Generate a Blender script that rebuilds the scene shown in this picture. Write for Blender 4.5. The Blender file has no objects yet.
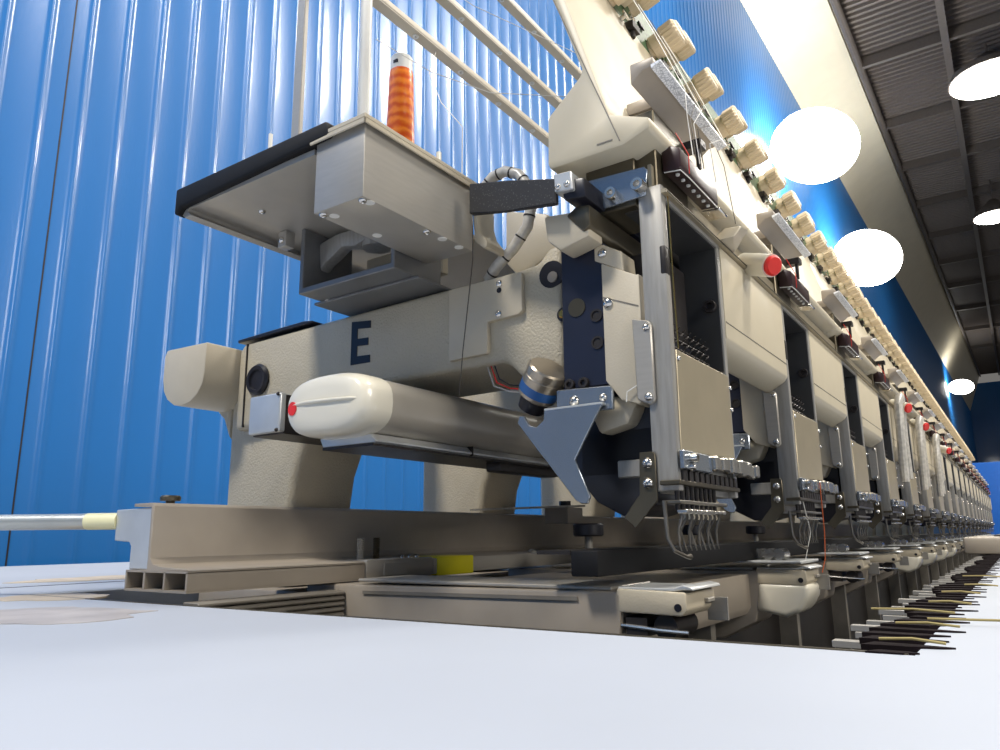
import bpy, bmesh, math, random
from mathutils import Vector, Matrix
random.seed(7)
sc = bpy.context.scene
COL = sc.collection
ZO = 0.80            # eye height above the floor; shapes below are measured from eye level
PITCH = 0.36         # distance between two heads
HEADS = 20

# ---------------------------------------------------------------- materials
def mat(name, col, rough=0.5, metal=0.0, vary=0.06, scale=30.0, bump=0.0, bscale=200.0, emit=None, estr=0, coat=0, alpha=None, trans=0, spec=None, stretch=None):
    m = bpy.data.materials.new(name); m.use_nodes = True
    nt = m.node_tree; b = nt.nodes['Principled BSDF']
    tc = nt.nodes.new('ShaderNodeTexCoord'); mp = nt.nodes.new('ShaderNodeMapping')
    nt.links.new(tc.outputs['Object'], mp.inputs['Vector'])
    if stretch: mp.inputs['Scale'].default_value = stretch
    n = nt.nodes.new('ShaderNodeTexNoise'); n.inputs['Scale'].default_value = scale; n.inputs['Detail'].default_value = 4
    nt.links.new(mp.outputs['Vector'], n.inputs['Vector'])
    r = nt.nodes.new('ShaderNodeValToRGB')
    c0 = [max(0, c*(1-vary)) for c in col[:3]]+[1]; c1 = [min(1, c*(1+vary)) for c in col[:3]]+[1]
    r.color_ramp.elements[0].position = .3; r.color_ramp.elements[1].position = .7
    r.color_ramp.elements[0].color = c0; r.color_ramp.elements[1].color = c1
    nt.links.new(n.outputs['Fac'], r.inputs['Fac']); nt.links.new(r.outputs['Color'], b.inputs['Base Color'])
    b.inputs['Roughness'].default_value = rough; b.inputs['Metallic'].default_value = metal
    if coat: b.inputs['Coat Weight'].default_value = coat; b.inputs['Coat Roughness'].default_value = .08
    if spec is not None: b.inputs['Specular IOR Level'].default_value = spec
    if trans: b.inputs['Transmission Weight'].default_value = trans
    if alpha is not None: b.inputs['Alpha'].default_value = alpha
    if emit: b.inputs['Emission Color'].default_value = (*emit, 1); b.inputs['Emission Strength'].default_value = estr
    if bump:
        n2 = nt.nodes.new('ShaderNodeTexNoise'); n2.inputs['Scale'].default_value = bscale; n2.inputs['Detail'].default_value = 3
        nt.links.new(mp.outputs['Vector'], n2.inputs['Vector'])
        bp = nt.nodes.new('ShaderNodeBump'); bp.inputs['Strength'].default_value = bump; bp.inputs['Distance'].default_value = .002
        nt.links.new(n2.outputs['Fac'], bp.inputs['Height']); nt.links.new(bp.outputs['Normal'], b.inputs['Normal'])
    return m

M = dict(
 cream=mat('cream_paint', (.56, .49, .365), .42, bump=.10, bscale=600, vary=.03),
 cast=mat('cast_paint', (.50, .44, .325), .45, bump=.6, bscale=420, vary=.04),
 panel=mat('panel_cream', (.58, .51, .37), .45, vary=.02),
 sheet=mat('satin_sheet', (.44, .41, .36), .36, metal=.35, vary=.04, stretch=(1, 1, 8), scale=40),
 plate=mat('gold_satin_plate', (.42, .36, .25), .40, metal=.5, vary=.05),
 steel=mat('brushed_steel', (.33, .315, .285), .42, metal=.25, vary=.12, stretch=(6, 6, .6), scale=50),
 mirror=mat('polished_sheet', (.36, .40, .45), .22, metal=.75, vary=.03),
 chrome=mat('chrome', (.68, .66, .62), .2, metal=.95, vary=.03),
 dark=mat('dark_metal', (.035, .03, .028), .45, metal=.4, vary=.2),
 bronze=mat('dark_bronze_sheet', (.13, .11, .075), .32, metal=.75, vary=.1),
 black=mat('black_plastic', (.012, .012, .018), .35, vary=.1),
 navy=mat('black_anodised', (.010, .013, .030), .38, vary=.1, coat=.2),
 rubber=mat('black_rubber', (.012, .012, .013), .6, vary=.1, spec=.2),
 alu=mat('painted_aluminium', (.36, .31, .25), .42, metal=.08, vary=.05),
 aluend=mat('cut_aluminium', (.62, .63, .62), .35, metal=.5, vary=.06),
 lampcap=mat('white_plastic', (.78, .73, .60), .28, vary=.01, coat=.3),
 lamptube=mat('grey_extrusion', (.47, .43, .365), .33, metal=.2, vary=.03),
 red=mat('red_sticker', (.80, .03, .02), .4, vary=.05),
 knob=mat('cream_knob', (.74, .59, .38), .45, vary=.04),
 green=mat('green_board', (.06, .12, .05), .5, vary=.5, scale=160),
 yellow=mat('yellow_tape', (.85, .75, .02), .4, vary=.05),
 tip=mat('pale_yellow_plastic', (.83, .80, .50), .4, vary=.03),
 rod=mat('dull_rod', (.50, .51, .48), .35, metal=.6, vary=.08),
 table=mat('table_laminate', (.385, .415, .475), .6, vary=.03, scale=6, spec=.3),
 redbox=mat('maroon_plastic', (.03, .012, .012), .35, vary=.15),
 white=mat('white_paint', (.78, .77, .72), .4, vary=.03),
 hose=mat('translucent_hose', (.55, .52, .46), .3, vary=.2, scale=120),
 rib=mat('grey_strip', (.20, .18, .15), .5, vary=.15),
 gold=mat('brass_screw', (.6, .40, .12), .25, metal=1),
 blueblock=mat('blue_sheet', (.01, .13, .50), .4, vary=.04),
 motor=mat('motor_bronze', (.42, .36, .28), .28, metal=.8, vary=.08),
 needle=mat('needle_steel', (.22, .20, .17), .3, metal=.8, vary=.2),
 straw=mat('straw_fibre', (.34, .27, .10), .6, vary=.1),
 darksteel=mat('dark_channel_steel', (.20, .20, .20), .4, metal=.4, vary=.08),
 inner_shade=mat('dark_grey_inner_shade', (.055, .055, .055), .4, metal=.2, vary=.1),
 clear=mat('clear_acrylic', (.75, .66, .50), .12, vary=.05, alpha=.55),
 slat=mat('pale_slat', (.30, .285, .26), .5, vary=.1),
 bristle=mat('dark_bristle', (.012, .008, .009), .9, vary=.3, spec=.1),
 thread=mat('white_thread', (.8, .78, .72), .5),
 othread=mat('orange_thread_strand', (.65, .12, .02), .5),
 dthread=mat('dark_thread', (.05, .04, .03), .5),
 bluel=mat('blue_label', (.02, .10, .30), .4),
 letter=mat('black_letter', (.012, .012, .016), .4),
)
def thread_cone_mat():
    m = bpy.data.materials.new('orange_thread'); m.use_nodes = True; nt = m.node_tree; b = nt.nodes['Principled BSDF']
    tc = nt.nodes.new('ShaderNodeTexCoord'); w = nt.nodes.new('ShaderNodeTexWave'); w.bands_direction = 'Z'
    w.inputs['Scale'].default_value = 22; w.inputs['Distortion'].default_value = 2.2; w.inputs['Detail Scale'].default_value = 5; w.inputs['Detail'].default_value = 3
    nt.links.new(tc.outputs['Object'], w.inputs['Vector'])
    r = nt.nodes.new('ShaderNodeValToRGB'); r.color_ramp.elements[0].color = (.75, .09, .004, 1); r.color_ramp.elements[1].color = (1, .27, .02, 1)
    nt.links.new(w.outputs['Fac'], r.inputs['Fac']); nt.links.new(r.outputs['Color'], b.inputs['Base Color'])
    b.inputs['Roughness'].default_value = .28; b.inputs['Anisotropic'].default_value = .5
    bp = nt.nodes.new('ShaderNodeBump'); bp.inputs['Strength'].default_value = .10; bp.inputs['Distance'].default_value = .001
    nt.links.new(w.outputs['Fac'], bp.inputs['Height']); nt.links.new(bp.outputs['Normal'], b.inputs['Normal'])
    return m
M['orange'] = thread_cone_mat()
def strip_mat():
    m = bpy.data.materials.new('speckled_strip'); m.use_nodes = True; nt = m.node_tree; b = nt.nodes['Principled BSDF']
    tc = nt.nodes.new('ShaderNodeTexCoord'); v = nt.nodes.new('ShaderNodeTexVoronoi'); v.feature = 'DISTANCE_TO_EDGE'; v.inputs['Scale'].default_value = 330
    nt.links.new(tc.outputs['Object'], v.inputs['Vector'])
    r = nt.nodes.new('ShaderNodeValToRGB'); r.color_ramp.elements[0].color = (.42, .44, .48, 1); r.color_ramp.elements[1].color = (.92, .93, .95, 1); r.color_ramp.elements[1].position = .12
    nt.links.new(v.outputs['Distance'], r.inputs['Fac']); nt.links.new(r.outputs['Color'], b.inputs['Base Color']); b.inputs['Roughness'].default_value = .35
    return m
M['speck'] = strip_mat()
def mesh_strap_mat():
    m = bpy.data.materials.new('woven_black'); m.use_nodes = True; nt = m.node_tree; b = nt.nodes['Principled BSDF']
    tc = nt.nodes.new('ShaderNodeTexCoord'); v = nt.nodes.new('ShaderNodeTexVoronoi'); v.inputs['Scale'].default_value = 420
    nt.links.new(tc.outputs['Object'], v.inputs['Vector'])
    r = nt.nodes.new('ShaderNodeValToRGB'); r.color_ramp.elements[0].color = (.09, .085, .08, 1); r.color_ramp.elements[1].color = (.012, .012, .014, 1); r.color_ramp.elements[1].position = .3
    nt.links.new(v.outputs['Distance'], r.inputs['Fac']); nt.links.new(r.outputs['Color'], b.inputs['Base Color']); b.inputs['Roughness'].default_value = .6
    return m
M['woven'] = mesh_strap_mat()
M['wallblue'] = mat('blue_wall_paint', (.017, .150, .44), .32, vary=.05, scale=3, bump=.12, bscale=160, coat=.25, stretch=(1, 1, .3))
M['wallblue2'] = mat('dull_blue_wall', (.05, .13, .27), .5, vary=.05, scale=3)
M['creamwall'] = mat('cream_soffit', (.66, .60, .46), .5, vary=.03, scale=3)
M['deck'] = mat('ceiling_deck', (.10, .082, .072), .5, metal=.2, vary=.1)
M['steelbeam'] = mat('ceiling_beam', (.09, .075, .065), .5, vary=.08)
M['floor'] = mat('concrete_floor', (.24, .235, .225), .5, vary=.12, scale=4)
M['lampglow'] = mat('lamp_glow', (1, 1, 1), .5, emit=(1, .97, .90), estr=40)
M['wallglow2'] = mat('wall_lamp_bright_glow', (1, 1, 1), .5, emit=(1, .96, .86), estr=20)
M['wallglow'] = mat('wall_lamp_glow', (1, 1, 1), .5, emit=(1, .96, .86), estr=7)

# ---------------------------------------------------------------- mesh builder
class B:
    def __init__(s): s.bm = bmesh.new()
    def box(s, x0, x1, y0, y1, z0, z1):
        v = [s.bm.verts.new((x, y, z)) for x in (x0, x1) for y in (y0, y1) for z in (z0, z1)]
        for f in ((0, 1, 3, 2), (4, 6, 7, 5), (0, 4, 5, 1), (2, 3, 7, 6), (0, 2, 6, 4), (1, 5, 7, 3)):
            s.bm.faces.new([v[i] for i in f])
        return s
    def _prism(s, a, b):
        va = [s.bm.verts.new(p) for p in a]; vb = [s.bm.verts.new(p) for p in b]; n = len(a)
        s.bm.faces.new(va); s.bm.faces.new(vb[::-1])
        for i in range(n): s.bm.faces.new([va[i], vb[i], vb[(i+1) % n], va[(i+1) % n]])
        return s
    def px(s, pts, x0, x1): return s._prism([(x0, y, z) for y, z in pts], [(x1, y, z) for y, z in pts])
    def py(s, pts, y0, y1): return s._prism([(x, y0, z) for x, z in pts], [(x, y1, z) for x, z in pts])
    def pz(s, pts, z0, z1): return s._prism([(x, y, z0) for x, y in pts], [(x, y, z1) for x, y in pts])
    def cyl(s, p0, p1, r0, r1=None, n=16):
        r1 = r0 if r1 is None else r1; return s.tube([p0, p1], [r0, r1], n)
    def tube(s, pts, r, n=8):
        pts = [Vector(p) for p in pts]
        if not isinstance(r, (list, tuple)): r = [r]*len(pts)
        rings = []; up = None
        for i, p in enumerate(pts):
            d = (pts[min(i+1, len(pts)-1)]-pts[max(i-1, 0)])
            if d.length < 1e-9: d = pts[min(i+1, len(pts)-1)]-pts[0]
            if d.length < 1e-9: d = up if up else Vector((1, 0, 0))
            d = d.normalized()
            if up is None:
                up = d.orthogonal().normalized()
            up = (up-d*up.dot(d)); up = up.normalized() if up.length > 1e-6 else d.orthogonal().normalized()
            q = d.cross(up)
            rings.append([s.bm.verts.new(p+(up*math.cos(2*math.pi*k/n)+q*math.sin(2*math.pi*k/n))*r[i]) for k in range(n)])
            last = d
        for a, b in zip(rings, rings[1:]):
            for k in range(n): s.bm.faces.new([a[k], a[(k+1) % n], b[(k+1) % n], b[k]])
        s.bm.faces.new(rings[0][::-1]); s.bm.faces.new(rings[-1])
        return s
    def lathe(s, p, axis, prof, n=24):
        """prof: list of (distance along axis, radius)"""
        p = Vector(p); d = Vector(axis).normalized(); u = d.orthogonal().normalized(); q = d.cross(u)
        rings = [[s.bm.verts.new(p+d*t+(u*math.cos(2*math.pi*k/n)+q*math.sin(2*math.pi*k/n))*max(r, 1e-5)) for k in range(n)] for t, r in prof]
        for a, b in zip(rings, rings[1:]):
            for k in range(n): s.bm.faces.new([a[k], a[(k+1) % n], b[(k+1) % n], b[k]])
        s.bm.faces.new(rings[0][::-1]); s.bm.faces.new(rings[-1])
        return s
    def bevel(s, w, seg=2, ang=35):
        bmesh.ops.recalc_face_normals(s.bm, faces=s.bm.faces)
        es = [e for e in s.bm.edges if len(e.link_faces) == 2 and e.calc_face_angle(0) > math.radians(ang)]
        bmesh.ops.bevel(s.bm, geom=es, offset=w, segments=seg, affect='EDGES', profile=.5, clamp_overlap=True)
        return s

def obj(name, b, m, parent=None, at=None, label=None, angle=35):
    """links the builder as ONE mesh; coordinates are measured from the eye, the origin goes to the parent's or to `at`"""
    bm = b.bm; bmesh.ops.recalc_face_normals(bm, faces=bm.faces)
    base = Vector(parent['_base']) if parent and '_base' in parent else None
    if base is None:
        if at is None:
            xs = [v.co for v in bm.verts]
            at = (sum(c.x for c in xs)/len(xs), sum(c.y for c in xs)/len(xs), min(c.z for c in xs))
        base = Vector(at)
    for v in bm.verts: v.co -= base
    me = bpy.data.meshes.new(name); bm.to_mesh(me); bm.free()
    me.polygons.foreach_set('use_smooth', [True]*len(me.polygons)); me.set_sharp_from_angle(angle=math.radians(angle))
    me.materials.append(m)
    o = bpy.data.objects.new(name, me); COL.objects.link(o)
    if parent: o.parent = parent
    else: o.location = base+Vector((0, 0, ZO))
    o['_base'] = tuple(base)
    if label: o['label'] = label
    return o
def empty(name, at, label, cat, group=None):
    o = bpy.data.objects.new(name, None); COL.objects.link(o); o.empty_display_size = .05
    o.location = Vector(at)+Vector((0, 0, ZO)); o['_base'] = tuple(at)
    return tag(o, label, cat, group)
def tag(o, label, cat, group=None, kind=None):
    o['label'] = label; o['category'] = cat
    if group: o['group'] = group
    if kind: o['kind'] = kind
    return o
def struct(o): o['kind'] = 'structure'; return o
def screw(p, axis, r=.004, h=.003, n=16, socket=False):
    b = B()
    if socket: b.lathe(p, axis, [(0, r*.98), (h*.85, r), (h, r*.93), (h, r*.52), (h*.45, r*.5), (h*.45, 0)], n)
    else: b.lathe(p, axis, [(0, r), (h*.4, r*.97), (h*.8, r*.72), (h, r*.35), (h*.6, r*.2), (h*.6, 0)], n)
    return b
def copy_tree(o, parent=None):
    c = o.copy(); COL.objects.link(c)
    if parent: c.parent = parent
    for ch in [k for k in o.children]: copy_tree(ch, c)
    return c
ORD = ['', 'second', 'third', 'fourth', 'fifth', 'sixth', 'seventh', 'eighth', 'ninth', 'tenth', 'eleventh', 'twelfth', 'thirteenth',
       'fourteenth', 'fifteenth', 'sixteenth', 'seventeenth', 'eighteenth', 'nineteenth', 'twentieth']

# ================================================================ setting
def lerp(a, b, t): return a+(b-a)*t
WY = 2.2
def wall_top(x): return 6.95+(x-9)*.0345
bm = B()
sp = .1135; x = -2.2; prev = None
while x < 68:
    zt = max(wall_top(x), 6.6)
    prof = [(x, WY), (x+sp*.66, WY)]+[(x+sp*(.81-.075*math.cos(math.pi*q/6)), WY-.006*math.sin(math.pi*q/6)) for q in range(1, 6)]+[(x+sp*.96, WY)]
    for (px_, py_) in prof:
        a = bm.bm.verts.new((px_, py_, -ZO)); c = bm.bm.verts.new((px_, py_, zt))
        if prev: bm.bm.faces.new([prev[0], a, c, prev[1]])
        prev = (a, c)
    x += sp
struct(obj('wall_back', bm, M['wallblue'], angle=75))
# blue wall behind the camera (its reflection shows in the polished brackets)
bm = B()
for k in range(60):
    y0 = -7+k*.16; bm.box(-3.08, -3.0, y0, y0+.115, -ZO, 6.9)
bm.box(-3.12, -3.06, -7, 2.4, -ZO, 6.9)
struct(obj('wall_left', bm, M['wallblue2']))
bm = B().box(66.5, 66.8, -12, 2.4, -ZO, 11); struct(obj('wall_right', bm, M['wallblue']))
struct(obj('floor', B().box(-3.1, 66.6, -9, 2.4, -ZO-.1, -ZO), M['floor']))
def ceil_z(x): return 7.25+(x-10)*.075
# soffit rising from the wall head to the ceiling edge
bm = B(); rows = []
for x in [-3, 2, 6, 9, 14, 20, 30, 45, 66.5]:
    rows.append([bm.bm.verts.new((x, WY, max(wall_top(x), 6.6))), bm.bm.verts.new((x, 1.30, ceil_z(x))), bm.bm.verts.new((x, 1.30, ceil_z(x)+.3)), bm.bm.verts.new((x, WY+.2, max(wall_top(x), 6.6)+.3))])
for a, b in zip(rows, rows[1:]):
    for k in range(4): bm.bm.faces.new([a[k], a[(k+1) % 4], b[(k+1) % 4], b[k]])
bm.bm.faces.new(rows[0]); bm.bm.faces.new(rows[-1][::-1])
struct(obj('trim_1', bm, M['creamwall']))
# flange along the ceiling edge
bm = B(); bm.tube([(x, 1.22, ceil_z(x)-.02) for x in (-3, 10, 30, 66)], .055, 8)
struct(obj('trim_2', bm, M['steelbeam']))
# corrugated ceiling deck, ribs across
bm = B(); prev = None; x = -3.0
while x < 66:
    for (dx, dz) in ((0, 0), (.06, 0), (.075, .04), (.135, .04), (.15, 0)):
        a = bm.bm.verts.new((x+dx, 1.30, ceil_z(x)+.12+dz)); c = bm.bm.verts.new((x+dx, -9, ceil_z(x)+.12+dz))
        if prev: bm.bm.faces.new([prev[0], a, c, prev[1]])
        prev = (a, c)
    x += .1505
struct(obj('ceiling', bm, M['deck'], angle=15))
def along(y, w, h, name):
    b = B(); r = []
    for x in (-3, 66):
        z = ceil_z(x); r.append([(x, y-w, z-.1), (x, y+w, z-.1), (x, y+w, z-.1+h), (x, y-w, z-.1+h)])
    b._prism(r[0], r[1]); struct(obj(name, b, M['steelbeam']))
n_tr = 3
for y in (.02, -2.6, -5.2): along(y, .05, .16, 'trim_%d' % n_tr); n_tr += 1
for x in (6.6, 9.4, 12.2, 14.9, 17.4, 20.3, 23.5, 27, 31, 36, 42, 49):
    z = ceil_z(x); struct(obj('trim_%d' % n_tr, B().box(x-.035, x+.035, -9, 1.2, z-.06, z+.11), M['steelbeam'])); n_tr += 1

struct(obj('trim_%d' % n_tr, B().box(.905, .909, WY-.0012, WY+.002, -ZO, 6.5), M['dark'])); n_tr += 1
# lamps by the wall: first unseen, added for brightness; others enlarged to mimic glare
WL = [(5.6, 5.5, .36, .6, 6), (9.75, 4.98, .74, .55, 20), (13.55, 4.60, .86, .50, 20), (42, 6.85, 1.1, .3, 20)]
for i, (x, z, r, fz, es) in enumerate(WL):
    gm = M['wallglow'] if es < 10 else M['wallglow2']
    e = empty('wall_lamp', (x, 1.62, z), 'overexposed white lamp by the blue wall, %s' % ['unseen above the slanted panel, added to brighten the wall', 'nearest one in view, globe enlarged to its glare', 'second one in view, globe enlarged to its glare', 'far small one at the right edge, globe enlarged to its glare'][i], 'lamp', 'big lamps along the blue wall')
    g = B().lathe((0, 0, 0), (0, 0, 1), [(r*fz*math.sin(a), r*max(.02, math.cos(a))) for a in [math.pi*(k/14-.5) for k in range(15)]], 36)
    for v in g.bm.verts: v.co = Vector((x+v.co.x, 1.62+v.co.y*min(1, .54/r), z+v.co.z))
    obj('globe', g, gm, e)
    obj('wall_arm', B().cyl((x+.2, 1.7, z), (x+.2, WY+.01, z), .05, n=12), M['steelbeam'], e)
# high-bay lamps
for i, (x, y, z, r) in enumerate([(13.1, -.50, 7.0, .60), (20.0, -.40, 7.2, .45)]):
    e = empty('ceiling_lamp', (x, y, z), ['large round glaring lamp hanging below the dark ceiling at upper right', 'smaller round lamp farther along the dark ceiling by the right edge'][i], 'lamp', 'round lamps under the ceiling')
    obj('reflector', B().lathe((x, y, z), (0, 0, 1), [(0, r), (.12, r*.92), (.3, r*.45), (.42, r*.2), (.42, .01)], 32), M['steelbeam'], e)
    obj('bulb', B().lathe((x, y, z-.04), (0, 0, 1), [(0, .01), (.0, r*.8), (.03, r*.95), (.035, .01)], 32), M['lampglow'], e)
    obj('hanger', B().cyl((x, y, z+.4), (x, y, ceil_z(x)+.14), .02, n=8), M['steelbeam'], e)

# ================================================================ table
TZ = -.05
t = B().pz([(-1.2, -1.6), (8.6, -1.6), (8.6, .045), (.363, .045), (.350, .56), (.345, .80), (8.6, .80), (8.6, 1.78), (-1.2, 1.70)], TZ-.025, TZ)
t.bevel(.0015, 1)
tbl = obj('table_top', t, M['table'])
tag(tbl, 'wide pale blue-white table top filling the foreground around the machine', 'table')
obj('seam', B().box(.30, 1.6, .925, .928, TZ-.001, TZ+.0004), M['dark'], tbl)
obj('edge_band', B().pz([(.3635, .046), (.3505, .56), (.3465, .78), (.3445, .78), (.3485, .56), (.3615, .046)], TZ-.024, TZ+.0006), M['bronze'], tbl)
for i, (lx, ly) in enumerate(((-1.0, -1.4), (-1.0, 1.5), (8.3, -1.4), (8.3, 1.5))):
    obj('leg', B().box(lx-.03, lx+.03, ly-.03, ly+.03, -ZO, TZ-.024), M['alu'], tbl)
# worn cloth patches on the back left corner; the grey one is a painted shadow band
import itertools
def blob(cx, cy, rx, ry, n=20, seed=1):
    rr = random.Random(seed); return [(cx+math.cos(a)*rx*rr.uniform(.75, 1.15), cy+math.sin(a)*ry*rr.uniform(.75, 1.15)) for a in [2*math.pi*k/n for k in range(n)]]
M['stain'] = mat('brown_wear', (.50, .42, .32), .6, vary=.15, scale=40); M['shadow_band'] = mat('grey_painted_shadow', (.40, .37, .36), .5, vary=.15, scale=30)
obj('worn_or_shaded_patch', B().pz(blob(.345, .735, .045, .05, seed=3), TZ-.001, TZ+.0005), M['stain'], tbl, label='brown worn laminate by the rail end')
obj('worn_or_shaded_patch', B().pz(blob(.55, 1.03, .12, .06, seed=5), TZ-.001, TZ+.0006), M['stain'], tbl, label='pale brown worn laminate')
obj('worn_or_shaded_patch', B().pz(blob(.262, .56, .060, .075, seed=8), TZ-.001, TZ+.0004), M['shadow_band'], tbl, label='grey painted shadow band on the laminate')

# comb of slats along the front slot
slat_l = 'pale narrow slat bridging the dark slot in front of the needle beds'
sl = []
i = 0; x = .385
first = None
while x < 4.6 and i < 130:
    w = .0065+.003*math.sin(i*2.3)
    o = obj('slot_slat', B().box(x, x+w, .046, .091-.004*(i % 3), TZ-.0065, TZ-.0035), M['slat'])
    tag(o, slat_l, 'slat', 'pale slats across the slot'); x += (.034 if x < .8 else .028)+.006*math.sin(i*1.7); i += 1
# ragged dark brush lying over the table edge
i = 0; x = .36
while i < 95:
    L = .030+.012*abs(math.sin(i*1.9)); w = .0075+.005*abs(math.sin(i*.9)); d = .004*math.sin(i*3.1)
    q0 = .062+.012*abs(math.sin(i*2.7)); pts = [(x, q0), (x+w, q0-.004), (x+w*.9, .046), (x+w*.62+d, .072-L), (x+w*.40+d, .072-L+.004), (x+w*.1, .048)]
    o = obj('brush_tuft', B().pz(pts, TZ-.002, TZ+.0008), M['bristle'])
    tag(o, 'dark bristle tuft lying over the table edge along the slot', 'brush', 'dark brush tufts along the slot'); x += .021+(i*.0004); i += 1
for i, (x, y0, y1) in enumerate([(.385, .060, .034), (.455, .062, .033), (.484, .05, -.02), (.53, .085, .040), (.60, .06, .035), (.70, .06, .034), (.80, .05, .025), (.95, .06, .02)]):
    o = obj('yellow_straw', B().tube([(x, y0, TZ+.003), (x+.003, (y0+y1)/2, TZ+.0035), (x+.001, y1, TZ+.0025)], .0007, 6), M['straw'])
    tag(o, 'thin yellow fibre lying across the dark brush, %s from the near end' % ['nearest one', 'second', 'third and longest,', 'fourth', 'fifth', 'sixth', 'seventh', 'eighth'][i], 'fibre', 'yellow fibres on the brush')

# ================================================================ machine bed
mb = empty('machine_bed', (.9, .4, -ZO), 'long grey machine bed beam running under all the needle arms', 'machine')
LX = .524+HEADS*PITCH
fb = B()
for k in range(HEADS): fb.px([(.266, -.046), (.266, -.082), (.271, -.090), (.50, -.090), (.50, -.046)], .593+k*PITCH, .5235+(k+1)*PITCH)
obj('front_beam', fb, M['alu'], mb)
obj('rear_deck', B().box(.53, LX, .605, .790, -.10, -.053).bevel(.003), M['alu'], mb)
obj('underside_panel', B().box(.60, LX, .31, .33, -ZO+.02, -.088), M['dark'], mb)
for k in range(HEADS):
    obj('post', B().box(.80+k*PITCH, .815+k*PITCH, .285, .312, -ZO+.01, -.088), M['rib'], mb)
obj('base_plate', B().box(.60, LX, .27, .80, -ZO, -ZO+.03), M['dark'], mb)
for k in range(6):
    z = -.0495-.0050*k
    obj('cover_strip', B().px([(.545, z), (.543, z-.002), (.545, z-.0040), (.565, z-.0040), (.565, z)], .366+.004*k, .5235).bevel(.0008, 1), M['rib'], mb, label='narrow ribbed cover strip')

# ================================================================ needle arms (one per head)
def make_bed():
    e = empty('cylinder_arm', (.56, .35, -.10), '', 'machine arm')
    obj('body', B().px([(.252, -.0415), (.60, -.0445), (.60, -.125), (.30, -.118), (.262, -.098), (.256, -.075)], .524, .592).bevel(.003), M['alu'], e)
    obj('groove', B().px([(.29, -.0465), (.52, -.049), (.52, -.052), (.29, -.0495)], .5225, .526), M['rib'], e)
    obj('top_plate', B().box(.526, .600, .262, .53, -.0415, -.0385).bevel(.0008, 1), M['sheet'], e)
    h = obj('hook_cover', B().px([(.2035, -.041), (.2575, -.0395), (.2585, -.0565), (.2065, -.0575), (.2025, -.053)], .524, .585).bevel(.0018), M['cream'], e)
    obj('hole', B().cyl((.5236, .2095, -.0515), (.530, .2095, -.0515), .0028, n=16), M['black'], h)
    obj('needle_plate', B().px([(.257, -.0385), (.213, -.0385), (.206, -.036), (.199, -.0375), (.198, -.0395), (.206, -.0395), (.213, -.0405), (.257, -.0405)], .526, .585).bevel(.0005, 1), M['aluend'], e)
    obj('plate_screw', screw((.534, .249, -.0386), (0, 0, 1), .0025, .001), M['steel'], e)
    obj('hook', B().cyl((.53, .222, -.066), (.572, .222, -.066), .009, n=20).box(.527, .58, .235, .252, -.073, -.060), M['dark'], e)
    obj('lever', B().tube([(.527, .256, -.066), (.527, .225, -.068), (.530, .205, -.069)], .0016, 8), M['chrome'], e)
    obj('rear_hook', B().box(.574, .5755, .190, .206, -.064, -.047).box(.560, .5755, .1995, .206, -.050, -.047).bevel(.0004, 1), M['sheet'], e)
    return e
BEDL = ['nearest machine arm tip with exposed hook and small black hole by the table edge']
bed = make_bed(); bed['label'] = BEDL[0]; bed['group'] = 'machine arms under the needles'
# extras of the farther arms: throat plate + rollers, curved guard on some
bed2 = copy_tree(bed); bed2.location.x += PITCH
def bedx(o, dx, guard):
    tp = obj('throat_plate', B().box(.515+dx, .60+dx, .205, .32, -.0335, -.0305).bevel(.0008, 1), M['aluend'], None)
    for c in (tp,):
        c.parent = o; c.location = Vector((0, 0, 0)); c.data.transform(Matrix.Translation(Vector(c['_base'])-Vector(o['_base'])-Vector((dx, 0, 0))))
    r = B()
    for k in range(3): r.cyl((.53+.008*k+dx, .232+.014*k, -.024), (.555+.008*k+dx, .232+.014*k, -.024), .0062, n=16)
    ro = obj('roller', r, M['chrome'], None); ro.parent = o; ro.location = (0, 0, 0); ro.data.transform(Matrix.Translation(Vector(ro['_base'])-Vector(o['_base'])-Vector((dx, 0, 0))))
    if guard:
        g = B().px([(.200, -.056), (.258, -.055), (.262, -.086), (.225, -.092), (.209, -.084), (.202, -.070)], .5235+dx, .586+dx).bevel(.006, 4)
        go = obj('hook_guard', g, M['lampcap'], None, label='curved translucent white guard'); go.parent = o; go.location = (0, 0, 0); go.data.transform(Matrix.Translation(Vector(go['_base'])-Vector(o['_base'])-Vector((dx, 0, 0))))
bedx(bed2, PITCH, False)
GUARD = {1, 4, 5, 6, 7}
beds = {}
for k in range(2, HEADS):
    c = copy_tree(bed2); c.location.x = bed.location.x+k*PITCH; beds[k] = c
beds[1] = bed2
proto_guard = None
for k in sorted(beds):
    o = beds[k]
    o['label'] = 'machine arm tip %s, %s of the row counted from the nearest' % ('with curved white guard' if k in GUARD else 'with small black hole', ORD[k])
    if k in GUARD:
        g = B().px([(.201, -.0555), (.258, -.0545), (.262, -.086), (.228, -.092), (.212, -.085), (.203, -.070)], .5235, .586).bevel(.006, 4)
        go = obj('hook_guard', g, M['lampcap'], bed, label='curved translucent white guard'); go.parent = o

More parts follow.
